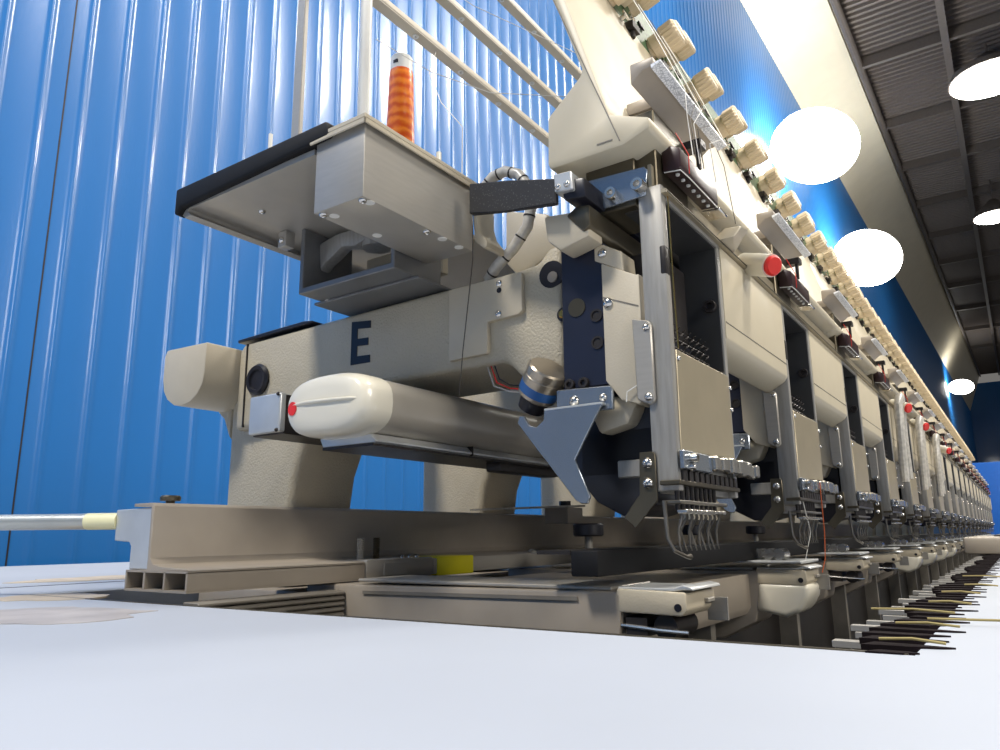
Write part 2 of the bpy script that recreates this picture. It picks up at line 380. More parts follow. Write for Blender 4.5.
# ================================================================ sewing heads
def make_head():
    e = empty('embroidery_head', (.60, .45, 0), '', 'embroidery machine head')
    # cast arm and column
    arm = [(.304, .253), (.318, .253), (.330, .240), (.352, .238), (.50, .236), (.748, .231), (.757, .222), (.757, .125), (.62, .135), (.59, .146), (.55, .152), (.366, .154), (.352, .140), (.338, .132), (.322, .118), (.306, .116)]
    a = obj('arm', B().px(arm, .540, .655).bevel(.006, 3), M['cast'], e)
    obj('column', B().px([(.785, .225), (.785, -.052), (.672, -.052), (.668, .02), (.660, .07), (.645, .105), (.62, .13), (.60, .146), (.60, .20), (.70, .225)], .553, .650).bevel(.010, 3), M['cast'], e)
    obj('side_hole', B().cyl((.5392, .315, .226), (.545, .315, .226), .0125, n=28), M['black'], a)
    obj('hole_pin', B().cyl((.538, .3135, .223), (.545, .3135, .223), .005, n=20), M['alu'], a)
    obj('side_hole', B().cyl((.5392, .304, .187), (.545, .304, .187), .0065, n=24), M['black'], a)
    obj('brass_plug', B().lathe((.5375, .304, .187), (-1, 0, 0), [(0, .004), (.0015, .003), (.0015, .0001)], 16), M['gold'], a)
    obj('top_cap', B().px([(.625, .236), (.758, .2325), (.758, .2365), (.70, .2385), (.64, .240), (.625, .238)], .538, .657).bevel(.001, 1), M['black'], e)
    obj('rear_seam', B().box(.5385, .541, .7390, .7408, .128, .229), M['dark'], e)
    p = obj('round_plug', B().lathe((.540, .7150, .1815), (-1, 0, 0), [(0, .0185), (.003, .019), (.006, .0165), (.0055, .0125), (.003, .0115), (.003, .001)], 36), M['black'], e)
    cv = obj('side_cover', B().px([(.427, .2325), (.345, .2335), (.3435, .232), (.3435, .197), (.348, .194), (.382, .193), (.382, .166), (.384, .163), (.427, .162)], .5345, .5405).bevel(.0012), M['cream'], e)
    obj('cover_screw', screw((.5346, .368, .227), (-1, 0, 0), .0033, .002), M['chrome'], cv)
    obj('cover_screw', screw((.5346, .369, .198), (-1, 0, 0), .0033, .002), M['chrome'], cv)
    obj('cover_slot', B().cyl((.5340, .368, .2205), (.536, .368, .2205), .0026, n=14), M['black'], cv)
    # black plate and drive block behind the needle case
    pl = obj('black_plate', B().px([(.298, .246), (.257, .238), (.257, .117), (.299, .117)], .527, .560).bevel(.001, 1), M['navy'], e)
    for (y, z, r) in ((.266, .176, .0055), (.266, .153, .0055)):
        obj('plate_screw', B().lathe((.527, y, z), (-1, 0, 0), [(0, r), (.0012, r), (.0012, r*.72), (.0002, r*.68), (.0002, .0001)], 20), M['dark'], pl)
    obj('plate_hole', B().cyl((.5262, .284, .186), (.530, .284, .186), .008, n=24), M['bronze'], pl)
    for (y, z) in ((.292, .121), (.279, .121)):
        obj('plate_screw', screw((.527, y, z), (-1, 0, 0), .0045, .004, socket=True), M['dark'], pl)
    obj('drive_block', B().box(.552, .640, .228, .300, .045, .165).bevel(.003), M['black'], e)
    obj('needle_drive', B().box(.56, .63, .226, .262, .165, .235).bevel(.003), M['dark'], e)
    c = obj('inner_cover', B().px([(.259, .219), (.229, .203), (.226, .203), (.226, .103), (.231, .098), (.246, .103), (.259, .120)], .5245, .556).bevel(.0012), M['cream'], e)
    obj('cover_screw', screw((.5246, .254, .184), (-1, 0, 0), .0045, .003), M['chrome'], c)
    obj('cover_seam', B().px([(.2585, .190), (.2275, .177), (.2275, .176), (.2585, .189)], .5240, .526), M['rib'], c)
    c = obj('upper_tab', B().px([(.266, .241), (.241, .226), (.240, .208), (.266, .223)], .5265, .552).bevel(.001, 1), M['cream'], e)
    obj('tab_screw', screw((.5266, .258, .228), (-1, 0, 0), .0042, .003), M['chrome'], c)
    obj('lower_casting', B().px([(.277, .110), (.241, .108), (.238, .100), (.246, .085), (.272, .079), (.279, .095)], .535, .60).bevel(.004), M['cream'], e)
    # polished clip plate and triangular hook bracket
    c = obj('clip_plate', B().px([(.303, .117), (.254, .115), (.252, .112), (.252, .096), (.303, .096)], .521, .525).bevel(.0008, 1), M['mirror'], e)
    obj('clip_screw', screw((.5212, .286, .106), (-1, 0, 0), .0045, .0035), M['chrome'], c)
    obj('clip_screw', screw((.5212, .260, .106), (-1, 0, 0), .0035, .003), M['chrome'], c)
    tri = [(.311, .1005), (.258, .1005), (.284, .058), (.2715, .029), (.274, .0235), (.279, .0235), (.284, .026), (.3375, .092), (.335, .098), (.331, .0975), (.326, .089), (.319, .087), (.312, .092)]
    obj('hook_bracket', B().px(tri, .5145, .5175).bevel(.0006, 1), M['mirror'], e)
    obj('bracket_fold', B().box(.5145, .5225, .258, .311, .0995, .1015).bevel(.0004, 1), M['aluend'], e)
    ax = (-.30, -.62, .72); mo = (.532, .3290, .1160)
    mt = obj('motor', B().lathe(mo, ax, [(0, .015), (.002, .0172), (.020, .0172), (.0205, .0168), (.0225, .0168), (.023, .0174), (.0285, .0174), (.030, .016), (.030, .001)], 36), M['motor'], e, label='small round bronze motor can')
    obj('motor_label', B().lathe(mo, ax, [(.005, .0175), (.013, .0175)], 36), M['bluel'], mt)
    obj('motor_foot', B().lathe(mo, ax, [(-.012, .012), (0, .013)], 24), M['black'], mt)
    for k, (mm) in enumerate(('black', 'red', 'hose')):
        obj('wire', B().tube([(.548, .335, .128-.002*k), (.545, .350, .130-.003*k), (.545, .365, .133-.003*k), (.545, .376+.003*k, .140-.003*k), (.548, .384+.004*k, .156)], .0007, 6), M[mm], e)
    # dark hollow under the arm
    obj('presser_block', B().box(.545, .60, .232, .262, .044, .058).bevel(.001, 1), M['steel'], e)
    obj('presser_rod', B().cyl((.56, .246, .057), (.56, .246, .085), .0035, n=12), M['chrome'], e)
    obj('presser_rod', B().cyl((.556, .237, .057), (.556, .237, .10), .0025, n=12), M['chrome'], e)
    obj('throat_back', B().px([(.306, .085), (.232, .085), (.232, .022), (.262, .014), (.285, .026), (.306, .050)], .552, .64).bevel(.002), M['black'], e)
    obj('foot_bracket', B().px([(.232, .0605), (.221, .0605), (.2195, .058), (.2195, .024), (.238, .0045), (.247, .0125), (.241, .020), (.2335, .029)], .5215, .5235).bevel(.0004, 1), M['bronze'], e)
    f = e.children[-1]
    obj('bracket_screw', screw((.5216, .2258, .052), (-1, 0, 0), .0042, .003), M['chrome'], f)
    obj('bracket_screw', screw((.5216, .2262, .037), (-1, 0, 0), .0042, .003), M['chrome'], f)
    # needle case frame
    fr = B()
    fr.box(.524, .5335, .203, .223, .031, .274)
    fr.box(.5335, .663, .203, .240, .263, .274)
    fr.box(.655, .663, .203, .240, .030, .263)
    fr.box(.5335, .655, .209, .223, .030, .142)
    fr = obj('needle_case_frame', fr.bevel(.0012), M['steel'], e)
    obj('frame_slot', B().box(.5235, .5345, .2025, .2075, .198, .222).bevel(.0015), M['dark'], fr)
    obj('frame_inner_shade', B().box(.6535, .6551, .2045, .2395, .143, .2615).box(.5345, .6551, .2045, .2395, .2612, .2632), M['inner_shade'], fr)  # dark sheets added inside the frame to paint in the shade of its recess
    obj('inner_screw', screw((.6534, .212, .205), (-1, 0, 0), .006, .005, socket=True), M['dark'], fr)
    fp = obj('face_plate', B().py([(.5305, .060), (.657, .064), (.657, .139), (.5325, .139)], .2020, .2055).bevel(.0006, 1), M['plate'], e)
    for (xx, zz) in ((.535, .132), (.6585, .108), (.6585, .128)):
        obj('plate_screw', screw((xx, .2022, zz), (0, -1, 0), .0022, .002), M['chrome'], fp)
    ch = obj('side_channel', B().px([(.2325, .166), (.2185, .162), (.2165, .158), (.2165, .099), (.2205, .0955), (.231, .101)], .5205, .524).bevel(.001, 1), M['sheet'], e)
    obj('channel_screw', screw((.5206, .2205, .157), (-1, 0, 0), .003, .002), M['chrome'], ch)
    obj('channel_screw', screw((.5206, .2215, .102), (-1, 0, 0), .0035, .0025), M['chrome'], ch)
    for k in range(9):
        pts = []
        for j in range(26):
            a_ = j*.9; pts.append((.541+.0122*k+.0022*math.cos(a_), .2150+.0022*math.sin(a_), .141+j*.0011))
        obj('spring', B().tube(pts, .0008, 5), M['dark'], e)
    # cream cover bridging to the next head
    g = obj('bridge_cover', B().px([(.2025, .266), (.2025, .1765), (.2065, .171), (.224, .1605), (.229, .1605), (.229, .266)], .6640, .8835).bevel(.0014), M['panel'], e)
    obj('seam', B().box(.665, .883, .2020, .2030, .1915, .1922), M['rib'], g)
    # top bar
    r_ = obj('top_rail', B().box(.5245, .8840, .199, .213, .2660, .2690).box(.5245, .884, .2105, .2135, .2660, .2935), M['plate'], e)
    obj('rail_groove', B().box(.5245, .884, .1985, .1995, .2672, .2680), M['dark'], r_)
    for k in range(4):
        obj('rail_screw', screw((.57+.09*k, .2105, .2795), (0, -1, 0), .002, .0015), M['chrome'], r_)
    # thread break sensor
    s = obj('sensor_box', B().px([(.207, .292), (.193, .2905), (.191, .293), (.191, .309), (.199, .3135), (.207, .311)], .540, .632).bevel(.0012), M['redbox'], e)
    obj('sensor_clip', B().px([(.208, .290), (.192, .2885), (.190, .2895), (.190, .2915), (.208, .2925)], .6325, .655).bevel(.0008, 1), M['chrome'], e)
    for k in range(7):
        obj('sensor_eyelet', B().lathe((.549+.0122*k, .1975, .2912), (0, 0, -1), [(0, .0018), (.0018, .0016), (.0018, .0001)], 10), M['white'], s)
    obj('sensor_wire', B().tube([(.541, .206, .2912), (.541, .192, .2895), (.56, .1915, .2900), (.630, .1915, .2900)], .0005, 6), M['white'], s)
    obj('sensor_wire', B().tube([(.556, .1900, .292), (.556, .1895, .309), (.552, .198, .330)], .0004, 6), M['red'], s)
    # bracket up to the tension panel
    obj('panel_post', B().box(.530, .60, .208, .232, .2745, .345).bevel(.001, 1), M['bronze'], e)
    bp = obj('joint_plate', B().px([(.2665, .294), (.2155, .2915), (.2125, .288), (.2155, .2665), (.2555, .2645), (.265, .281)], .5215, .5240).bevel(.0005, 1), M['mirror'], e)
    obj('socket_screw', screw((.5216, .2425, .273), (-1, 0, 0), .0052, .009, socket=True, n=24), M['chrome'], bp)
    obj('socket_screw', screw((.5216, .2185, .2735), (-1, 0, 0), .0055, .010, socket=True, n=24), M['chrome'], bp)
    obj('joint_block', B().box(.5245, .58, .225, .270, .262, .308).bevel(.001, 1), M['bronze'], e)
    # tension panel leaning back
    K = .335
    def py_(z): return .223+(z-.303)*K
    side = [(.200, .3115), (.223, .3035), (.291, .303), (.2935, .309), (.2925, .352), (.2595, .380), (.258, .386), (.3275, .600), (py_(.66)+.002, .664), (py_(.66)-.012, .662), (py_(.335), .335), (.200, .321)]
    tp = obj('tension_panel', B().px(side, .5005, .8595).bevel(.003, 2), M['panel'], e)
    obj('panel_seam', B().px([(py_(.308)+.0005, .308), (py_(.64)+.0005+.010, .64), (py_(.64)+.0115, .64), (py_(.308)+.0015, .308)], .4998, .502), M['rib'], tp)
    obj('vent_slot', B().px([(.232, .3105), (.246, .3105), (.246, .3115), (.232, .3115)], .4998, .502), M['rib'], tp)
    bx = obj('cover_box', B().px([(.2195, .3625), (.2085, .3715), (.199, .3730), (.199, .381), (.2195, .381)], .513, .672).box(.56, .63, .2185, .245, .366, .378).bevel(.0015), M['alu'], e)
    obj('label_strip', B().px([(.2010, .3710), (.1925, .3735), (.1925, .3755), (.2010, .3740)], .513, .678), M['speck'], bx)
    cx = obj('guide_clip', B().box(.598, .612, .192, .215, .338, .346).box(.602, .606, .195, .199, .318, .340).bevel(.0008, 1), M['dark'], e)
    # circuit strip and tension knobs
    nrm = Vector((0, -math.cos(.323), math.sin(.323)))
    gb = B()
    gb.px([(py_(.583)-.001, .583), (py_(.662)-.014, .668), (py_(.662)-.020, .667), (py_(.583)-.009, .583)], .5015, .8585)
    obj('circuit_strip', gb, M['green'], e)
    kb = None
    for k in range(9):
        x = .521+k*.0395; zz = (.640, .598, .626)[k % 3]
        base = Vector((x, py_(zz)-.004, zz))
        b_ = B(); b_.lathe(base, nrm, [(0, .012), (.010, .012), (.011, .0150), (.024, .0150), (.0255, .0165), (.0270, .0165)], 24)
        n = 36; c0 = base+nrm*.0270; u = nrm.orthogonal().normalized(); q = nrm.cross(u)
        ra = []; 
        for tt in (0, .018, .0205):
            ring = []
            for j in range(n):
                rr = (.0178 if j % 2 else .0164)*(1 if tt < .019 else .86)
                ring.append(b_.bm.verts.new(c0+nrm*tt+(u*math.cos(2*math.pi*j/n)+q*math.sin(2*math.pi*j/n))*rr))
            ra.append(ring)
        for a1, a2 in zip(ra, ra[1:]):
            for j in range(n): b_.bm.faces.new([a1[j], a1[(j+1) % n], a2[(j+1) % n], a2[j]])
        b_.bm.faces.new(ra[-1]); b_.bm.faces.new(ra[0][::-1])
        obj('tension_knob', b_, M['knob'], e, angle=14)
        sp_ = base+Vector((.019, -.004, -.02))
        obj('check_spring', B().lathe(sp_, nrm, [(0, .006), (.004, .006), (.004, .003), (.014, .003), (.014, .007), (.016, .007)], 14), M['chrome' if k % 3 else 'dark'], e)
    for k in range(4):
        x = .53+k*.09; zz = .588
        obj('guide_block', B().box(x, x+.02, py_(zz)-.022, py_(zz)-.006, zz-.012, zz-.004).cyl((x+.01, py_(zz)-.016, zz-.02), (x+.01, py_(zz)-.016, zz-.004), .004, n=10), M['dark'], e)
    # needle guides and needles
    cp = obj('guide_plate', B().box(.5235, .583, .1975, .2015, .0465, .0605).bevel(.0008, 1), M['mirror'], e)
    obj('guide_screw', screw((.536, .1976, .055), (0, -1, 0), .0035, .006, socket=True), M['chrome'], cp)
    obj('guide_screw', screw((.536, .1976, .0485), (0, -1, 0), .003, .004), M['chrome'], cp)
    gc = B(); 
    rr = random.Random(3)
    for k in range(14):
        x = .584+k*.0085
        gc.box(x, x+.0092, .193+rr.uniform(0, .003), .2015, .0475+rr.uniform(0, .002), .0605+rr.uniform(-.001, .002))
    gc.bevel(.0012, 1)
    obj('thread_guide_row', gc, M['chrome'], e)
    for k in range(11):
        obj('needle_clamp', B().box(.529+.0118*k, .5355+.0118*k, .200, .210, .0375, .0465).bevel(.0008, 1), M['dark'], e)
    obj('clamp_bar', B().box(.519, .66, .200, .216, .0350, .0385).bevel(.0006, 1), M['bronze'], e)
    for k in range(9):
        x = .5285+.0102*k
        b_ = B().cyl((x, .207, .036), (x, .207, .016), .0017, n=8)
        nb = obj('needle_bar', b_, M['dark'], e)
        bend = .0035 if k % 2 else .001
        obj('needle', B().tube([(x, .205, .0165), (x-.001, .2035, .012), (x+.0008, .2065+bend, .002), (x+.0012, .2075, -.008), (x+.001, .206, -.0125)], [.0013, .0012, .001, .0008, .0004], 6), M['needle'], nb)
        obj('needle_hook', B().box(x-.0028, x+.0028, .1985, .2065, .0145, .0175).bevel(.0006, 1), M['chrome'], nb)
    obj('clamp_bar', B().box(.523, .628, .202, .214, .0215, .0242).bevel(.0006, 1), M['needle'], e)
    obj('presser_finger', B().tube([(.521, .214, .024), (.5215, .213, -.003), (.523, .209, -.012), (.534, .204, -.0165), (.540, .204, -.0165)], [.0016, .0016, .0014, .0014, .0022], 8), M['needle'], e)
    return e
head = make_head()
head['label'] = 'nearest embroidery head with a black letter E on its cream arm'; head['group'] = 'embroidery heads in the row'
for k in range(1, HEADS):
    c = copy_tree(head); c.location.x += k*PITCH
    c['label'] = 'cream and steel embroidery head, %s in the row counted from the nearest' % ORD[k]
# letter on the first arm
arm0 = [c for c in head.children if c.name.split('.')[0] == 'arm'][0]
L = B().px([(.5635, .2255), (.5355, .2225), (.5355, .2145), (.5545, .2165), (.5545, .2055), (.5385, .2045), (.5385, .1965), (.5545, .1975), (.5545, .1865), (.5355, .1855), (.5355, .1775), (.5635, .1780)], .5392, .5402)
obj('letter', L, M['letter'], head, label='black capital letter E')

# ================================================================ things along the row
XE = .5+HEADS*PITCH
# drive bar at the head tops
d = empty('drive_bar', (.49, .26, .24), 'black bar with a bronze underside along the steel needle frames, joined to the woven strap', 'bar')
obj('upper_bar', B().px([(.276, .284), (.2535, .281), (.2525, .263), (.273, .266)], .4895, 1.9).bevel(.0025), M['black'], d)
obj('lower_bar', B().px([(.276, .256), (.266, .262), (.254, .2605), (.254, .243), (.260, .238)], .498, 1.9).bevel(.002), M['bronze'], d)
c = obj('end_clip', B().px([(.2795, .288), (.2625, .287), (.2615, .2705), (.2785, .2715)], .4845, .500).bevel(.001, 1), M['aluend'], d)
obj('clip_screw', screw((.4846, .2745, .2755), (-1, 0, 0), .0028, .002), M['chrome'], c)
obj('clip_screw', screw((.4846, .2665, .276), (-1, 0, 0), .0028, .002), M['chrome'], c)
obj('white_bracket', B().px([(.2985, .2625), (.258, .258), (.256, .2345), (.2835, .228), (.296, .240)], .500, .526).bevel(.003), M['cream'], d)
# black woven cable strap
tag(obj('cable_strap', B()._prism([(.490, .3690, .309), (.490, .3690, .280), (.487, .330, .270), (.484, .277, .262), (.484, .277, .284), (.487, .325, .298)],
    [(.497, .3690, .309), (.497, .3690, .280), (.495, .330, .272), (.490, .277, .262), (.490, .277, .284), (.495, .325, .298)]).bevel(.001, 1), M['woven']), 'black woven cable strap between the lidded metal box and the black drive bar', 'strap')
# hose loop
pts = [(.565, .402, .246), (.56, .388, .256), (.56, .368, .270), (.56, .352, .288), (.56, .347, .308), (.56, .351, .330), (.56, .361, .345), (.56, .377, .353), (.56, .392, .351), (.56, .402, .343)]
hp = obj('cable_hose', B().tube(pts, .0055, 12), M['hose']); tag(hp, 'looped pale translucent hose rising from the arm behind the black strap', 'hose')
for k in range(len(pts)-1):
    m_ = (Vector(pts[k])+Vector(pts[k+1]))/2; dd = (Vector(pts[k+1])-Vector(pts[k])).normalized()
    obj('hose_band', B().cyl(m_-dd*.0008, m_+dd*.0008, .0059, n=12), M['dark'], hp)

# support channel on the first arm
s = empty('tray_support', (.50, .50, .2395), 'grey steel channel bracket on top of the nearest cream arm under the tray', 'bracket')
obj('channel', B().px([(.577, .3135), (.577, .2425), (.4455, .2425), (.4455, .3135), (.4505, .3135), (.4505, .2485), (.5715, .2485), (.5715, .3135)], .477, .545).bevel(.0008, 1), M['darksteel'], s)
obj('base_plate', B().box(.505, .64, .44, .585, .2395, .2423).bevel(.0006, 1), M['darksteel'], s)
cl = obj('clamp_arm', B().px([(.573, .303), (.548, .308), (.520, .308), (.506, .300), (.504, .292), (.520, .288), (.538, .292), (.552, .284), (.563, .279), (.570, .272)], .497, .512).bevel(.003), M['steel'], s)
obj('clamp_collar', B().lathe((.512, .503, .286), (0, 0, 1), [(0, .006), (0, .0145), (.018, .0145), (.018, .008)], 28), M['steel'], s)
obj('clamp_back', B().box(.555, .565, .452, .56, .262, .300).bevel(.001, 1), M['cream'], s)
for (x, y) in ((.507, .566), (.53, .48), (.60, .47)):
    obj('bolt', screw((x, y, .2425), (0, 0, -1), .003, .002), M['chrome'], s)

# long box
def bolt_under(parent, x, y, z):
    obj('bolt', screw((x, y, z), (0, 0, -1), .0036, .0026, 20), M['chrome'], parent)
lb = empty('thread_box', (.45, .415, .2586), 'pale metal box with a lipped lid hanging in front of the black-edged tray', 'box')
obj('body', B().box(.3785, .521, .3880, .4440, .2586, .3245).bevel(.001), M['sheet'], lb)
obj('lid', B().box(.3738, .523, .3834, .4475, .3232, .3272).box(.3738, .3755, .3834, .4475, .3190, .3232).box(.3738, .523, .3834, .3851, .3190, .3232).bevel(.0006, 1), M['cream'], lb)
obj('end_flange', B().px([(.3834, .320), (.3834, .288), (.3800, .276), (.372, .2655), (.372, .2595), (.3760, .2595), (.386, .268), (.3875, .288), (.3875, .320)], .521, .550).bevel(.0012), M['cream'], lb)
for (x, y) in ((.3835, .3930), (.3835, .4380), (.46, .392)): bolt_under(lb, x, y, .2586)
for (x, y) in ((.390, .3885+.0035), (.391, .4330), (.441, .433), (.481, .392), (.505, .392)):
    obj('plug', B().lathe((x, y, .2588), (0, 0, -1), [(0, .0043), (.0006, .0041), (.0006, .001)], 20), M['white'], lb)
tag(obj('side_shroud', B().px([(.418, .345), (.366, .328), (.351, .290), (.400, .262), (.419, .285)], .62, .88).bevel(.004), M['cream']), 'cream sheet shroud behind the looped hose and the black strap', 'cover')
# thread tray
tr = empty('thread_tray', (.9, .54, .31), 'long flat grey metal thread tray with a black rubber edge at its near end', 'tray')
obj('panel', B().box(.380, XE, .4480, .632, .3137, .3187), M['sheet'], tr)
obj('turned_edge', B().px([(.6315, .3187), (.637, .3165), (.636, .309), (.630, .3045), (.622, .3062), (.628, .311), (.626, .3137)], .380, XE), M['sheet'], tr)
lp = [(.6410, .3355), (.4290, .3355), (.4240, .3305), (.4240, .3205), (.6310, .3145), (.6360, .3085), (.6410, .3085)]
obj('rubber_lip', B()._prism([(.3735, y, z) for y, z in lp], [(.386, y, z) for y, z in lp]).bevel(.0028, 3), M['rubber'], tr)
bolt_under(tr, .425, .574, .3137)
obj('clip', B().box(.468, .480, .590, .603, .296, .3137).bevel(.0012), M['sheet'], tr)
obj('clip_bolt', screw((.4678, .596, .303), (-1, 0, 0), .0036, .003), M['chrome'], tr)
obj('peg', B().tube([(.388, .518, .3187), (.388, .518, .360)], .0019, 10), M['white'], tr)
obj('peg', B().tube([(.485, .400, .3272), (.485, .400, .347)], .0024, 10), M['lampcap'], lb)
# thread cone
c = empty('thread_cone', (.65, .60, .3187), 'tall cone of shiny orange thread on a white core', 'thread cone')
cp_ = (.652, .603, .3187)
obj('spindle', B().lathe(cp_, (0, 0, 1), [(0, .016), (.003, .016), (.004, .003), (.10, .003), (.102, .017), (.106, .017)], 24), M['white'], c)
obj('winding', B().lathe(cp_, (0, 0, 1), [(.106, .0200), (.115, .0205), (.19, .0183), (.25, .0167), (.277, .0160), (.285, .0152)], 40), M['orange'], c)
obj('core', B().lathe(cp_, (0, 0, 1), [(.102, .0185), (.28, .0148), (.300, .0144), (.3045, .0148), (.3065, .0135), (.3065, .008), (.29, .007)], 32), M['white'], c)
obj('core_mark', B().box(cp_[0]-.0152, cp_[0]-.012, cp_[1]-.006, cp_[1]+.001, cp_[2]+.292, cp_[2]+.296), M['dark'], c)
# poles of the thread rack and guide rails
tag(obj('rack_post', B().box(.501, .507, .619, .633, .3190, .80).bevel(.001, 1), M['sheet']), 'flat greenish aluminium rack post behind the black tray edge', 'post', 'thread rack posts')
tag(obj('rack_post', B().cyl((.543, .560, .3190), (.543, .560, .86), .0068, n=20), M['white']), 'round white rack post left of the orange thread cone', 'post', 'thread rack posts')
for i, (y, z, x0) in enumerate([(.60, .6755, .257), (.60, .768, .36), (.60, .874, .47)]):
    e = empty('thread_guide_rail', (x0, y, z), 'pale slanting guide rail with eyelets crossing above the cone, %s' % ['lowest of three', 'middle of three', 'topmost of three'][i], 'rail', 'thread guide rails')
    obj('bar', B().box(x0, XE, y-.008, y+.008, z-.0015, z+.0015).box(x0, XE, y-.008, y-.0065, z, z+.009), M['cream'], e)
    for k in range(36):
        xx = x0+.12+k*.1
        obj('eyelet', B().lathe((xx, y+.001*(k % 2), z-.0015), (0, 0, -1), [(0, .0046), (.0016, .0042), (.0016, .0018), (0, .0018)], 16), M['white'], e)

# drive housing with a rounded end, rear left
dh = empty('shaft_housing', (.9, .80, .15), 'cream housing with a rounded underside sticking out at the back left of the arm', 'housing')
prof = [(.7575, .2255), (.8390, .2275), (.8430, .220), (.8430, .190)]
for k in range(1, 8):
    a = math.pi*k/8; prof.append((.8003+.0427*math.cos(a), .190-.036*math.sin(a)))
prof += [(.7580, .190)]
obj('shell', B().px(prof, .496, XE).bevel(.002), M['cream'], dh)
obj('fillet', B().px([(.785, .170), (.815, .156), (.800, .145), (.786, .118)], .555, .645).bevel(.003, 2), M['cast'], dh)

# square rail
sr = empty('square_rail', (.9, .61, .10), 'dark rail with a square grey end cap beside the white lamp cap', 'rail')
obj('bar', B().box(.476, XE, .588, .636, .101, .1405).bevel(.001, 1), M['dark'], sr)
obj('end_cap', B().box(.4695, .4775, .587, .635, .1025, .1415).bevel(.002, 3), M['aluend'], sr)
for k in range(2): obj('end_bolt', screw((.4692, .590, .104+.036*k), (-1, 0, 0), .002, .002), M['dark'], sr)

# tube lamp
lt = empty('tube_lamp', (.9, .48, .085), 'long oval lamp housing with a white end cap bearing a red dot', 'lamp')
def oval(cy, cz_, a_, b_, e_=.72, n=36):
    out = []
    for k in range(n):
        t_ = 2*math.pi*k/n; c_, s_ = math.cos(t_), math.sin(t_)
        out.append((cy+a_*abs(c_)**e_*(1 if c_ > 0 else -1), cz_+b_*abs(s_)**e_*(1 if s_ > 0 else -1)))
    return out
obj('body', B().px(oval(.486, .1135, .0515, .0270), .462, XE), M['lamptube'], lt, angle=50)
cap = B(); rings = []
for (x, f) in ((.466, 1.02), (.448, 1.02), (.441, .99), (.4365, .92), (.434, .80), (.4325, .55), (.432, .2)):
    rings.append([cap.bm.verts.new((x, y, z)) for y, z in oval(.486, .1135, .0515*f+(.0 if f > .9 else .004), .0272*f)])
for a1, a2 in zip(rings, rings[1:]):
    n = len(a1)
    for j in range(n): cap.bm.faces.new([a1[j], a1[(j+1) % n], a2[(j+1) % n], a2[j]])
cap.bm.faces.new(rings[0][::-1]); cap.bm.faces.new(rings[-1])
cp = obj('end_cap', cap, M['lampcap'], lt, angle=60)
obj('cap_ridge', B().tube([(.4335, .525, .116), (.4313, .505, .1165), (.4310, .475, .1155), (.4318, .452, .1145), (.436, .441, .114)], [.0012, .0016, .0016, .0014, .001], 10), M['lampcap'], cp)
obj('red_dot', B().lathe((.4335, .5240, .1130), (-1, .12, 0), [(-.001, .0062), (.0012, .0062), (.0014, .001)], 24), M['red'], cp, label='round red sticker')
obj('lower_strip', B().px([(.520, .0885), (.455, .0885), (.448, .0815), (.452, .0795), (.515, .0795)], .462, XE).bevel(.001, 1), M['aluend'], lt)
obj('strip_joint', B().box(.600, .601, .4475, .522, .0792, .0888), M['dark'], lt)
obj('foot_block', B().box(.66, .78, .455, .475, .068, .0796).bevel(.002), M['dark'], lt)
obj('dark_seam', B().px([(.452, .0800), (.515, .0800), (.515, .0775), (.452, .0775)], .462, XE), M['dark'], lt)

# ================================================================ frame rail (pantograph)
fr = empty('frame_rail', (1.4, .61, -.043), 'grey aluminium channel rail lying along the machine with an open hollow end', 'rail')
RX = .368; FE = 4.0
prof = [(.6532, .0317), (.6242, .0317), (.6210, .0290), (.6210, -.0152), (.6164, -.0207), (.6054, -.0225), (.5649, -.0244), (.5630, -.0253), (.6541, -.0262), (.6247, -.0248), (.6256, .0276), (.6532, .0290)]
obj('web', B().px(prof, RX, FE).bevel(.0011, 2), M['alu'], fr)
ho = B()
for (y0, y1, z0, z1) in ((.5621, .6546, -.0274, -.0256), (.5621, .6546, -.0431, -.0412), (.5621, .5644, -.0414, -.0267), (.6523, .6546, -.0414, -.0267), (.5939, .5962, -.0414, -.0267), (.6238, .6265, -.0414, -.0267)):
    ho.box(RX-.0015, .567, y0, y1, z0, z1)
obj('hollow_foot', ho, M['alu'], fr)
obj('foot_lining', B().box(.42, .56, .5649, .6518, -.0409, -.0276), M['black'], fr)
obj('end_bracket', B().px([(.6840, .0271), (.6251, .0276), (.6251, -.0253), (.6550, -.0253), (.6550, -.0055), (.6587, -.0018), (.6831, -.0005)], RX+.001, .423).bevel(.0008, 1), M['aluend'], fr)
obj('knurled_bolt', B().lathe((.391, .6348, .0317), (0, 0, 1), [(0, .004), (.0025, .004), (.0025, .0087), (.006, .009), (.0073, .0078), (.0073, .001)], 24), M['bronze'], fr)
for (x, y) in ((.576, .578), (.600, .578)):
    b_ = B().lathe((x, y, -.0258), (0, 0, 1), [(z_*.00101, 0.0042 if j % 2 else .0033) for j, z_ in enumerate(range(26))], 14)
    obj('threaded_stud', b_, M['steel'] if x < .59 else M['bronze'], fr)
j = obj('joint_block', B().box(.568, .676, .5603, .596, -.0428, -.0225).bevel(.0028, 2), M['sheet'], fr)
obj('joint_inset', B().box(.593, .630, .5595, .562, -.0405, -.0262).bevel(.001, 1), M['sheet'], j)
for k in range(3): obj('joint_screw', screw((.635+.012*k, .572, -.0225), (0, 0, 1), .0028, .0023), M['chrome'], j)
obj('inner_bar', B().box(.677, 1.072, .562, .589, -.0419, -.0244).bevel(.0014), M['sheet'], fr)
obj('yellow_tape', B().box(.683, .753, .5607, .603, -.0442, -.0225).bevel(.0018), M['yellow'], fr, label='bright yellow tape wrap')
obj('bar_screw', screw((.92, .581, -.0244), (0, 0, 1), .0074, .0055, 20), M['steel'], fr)
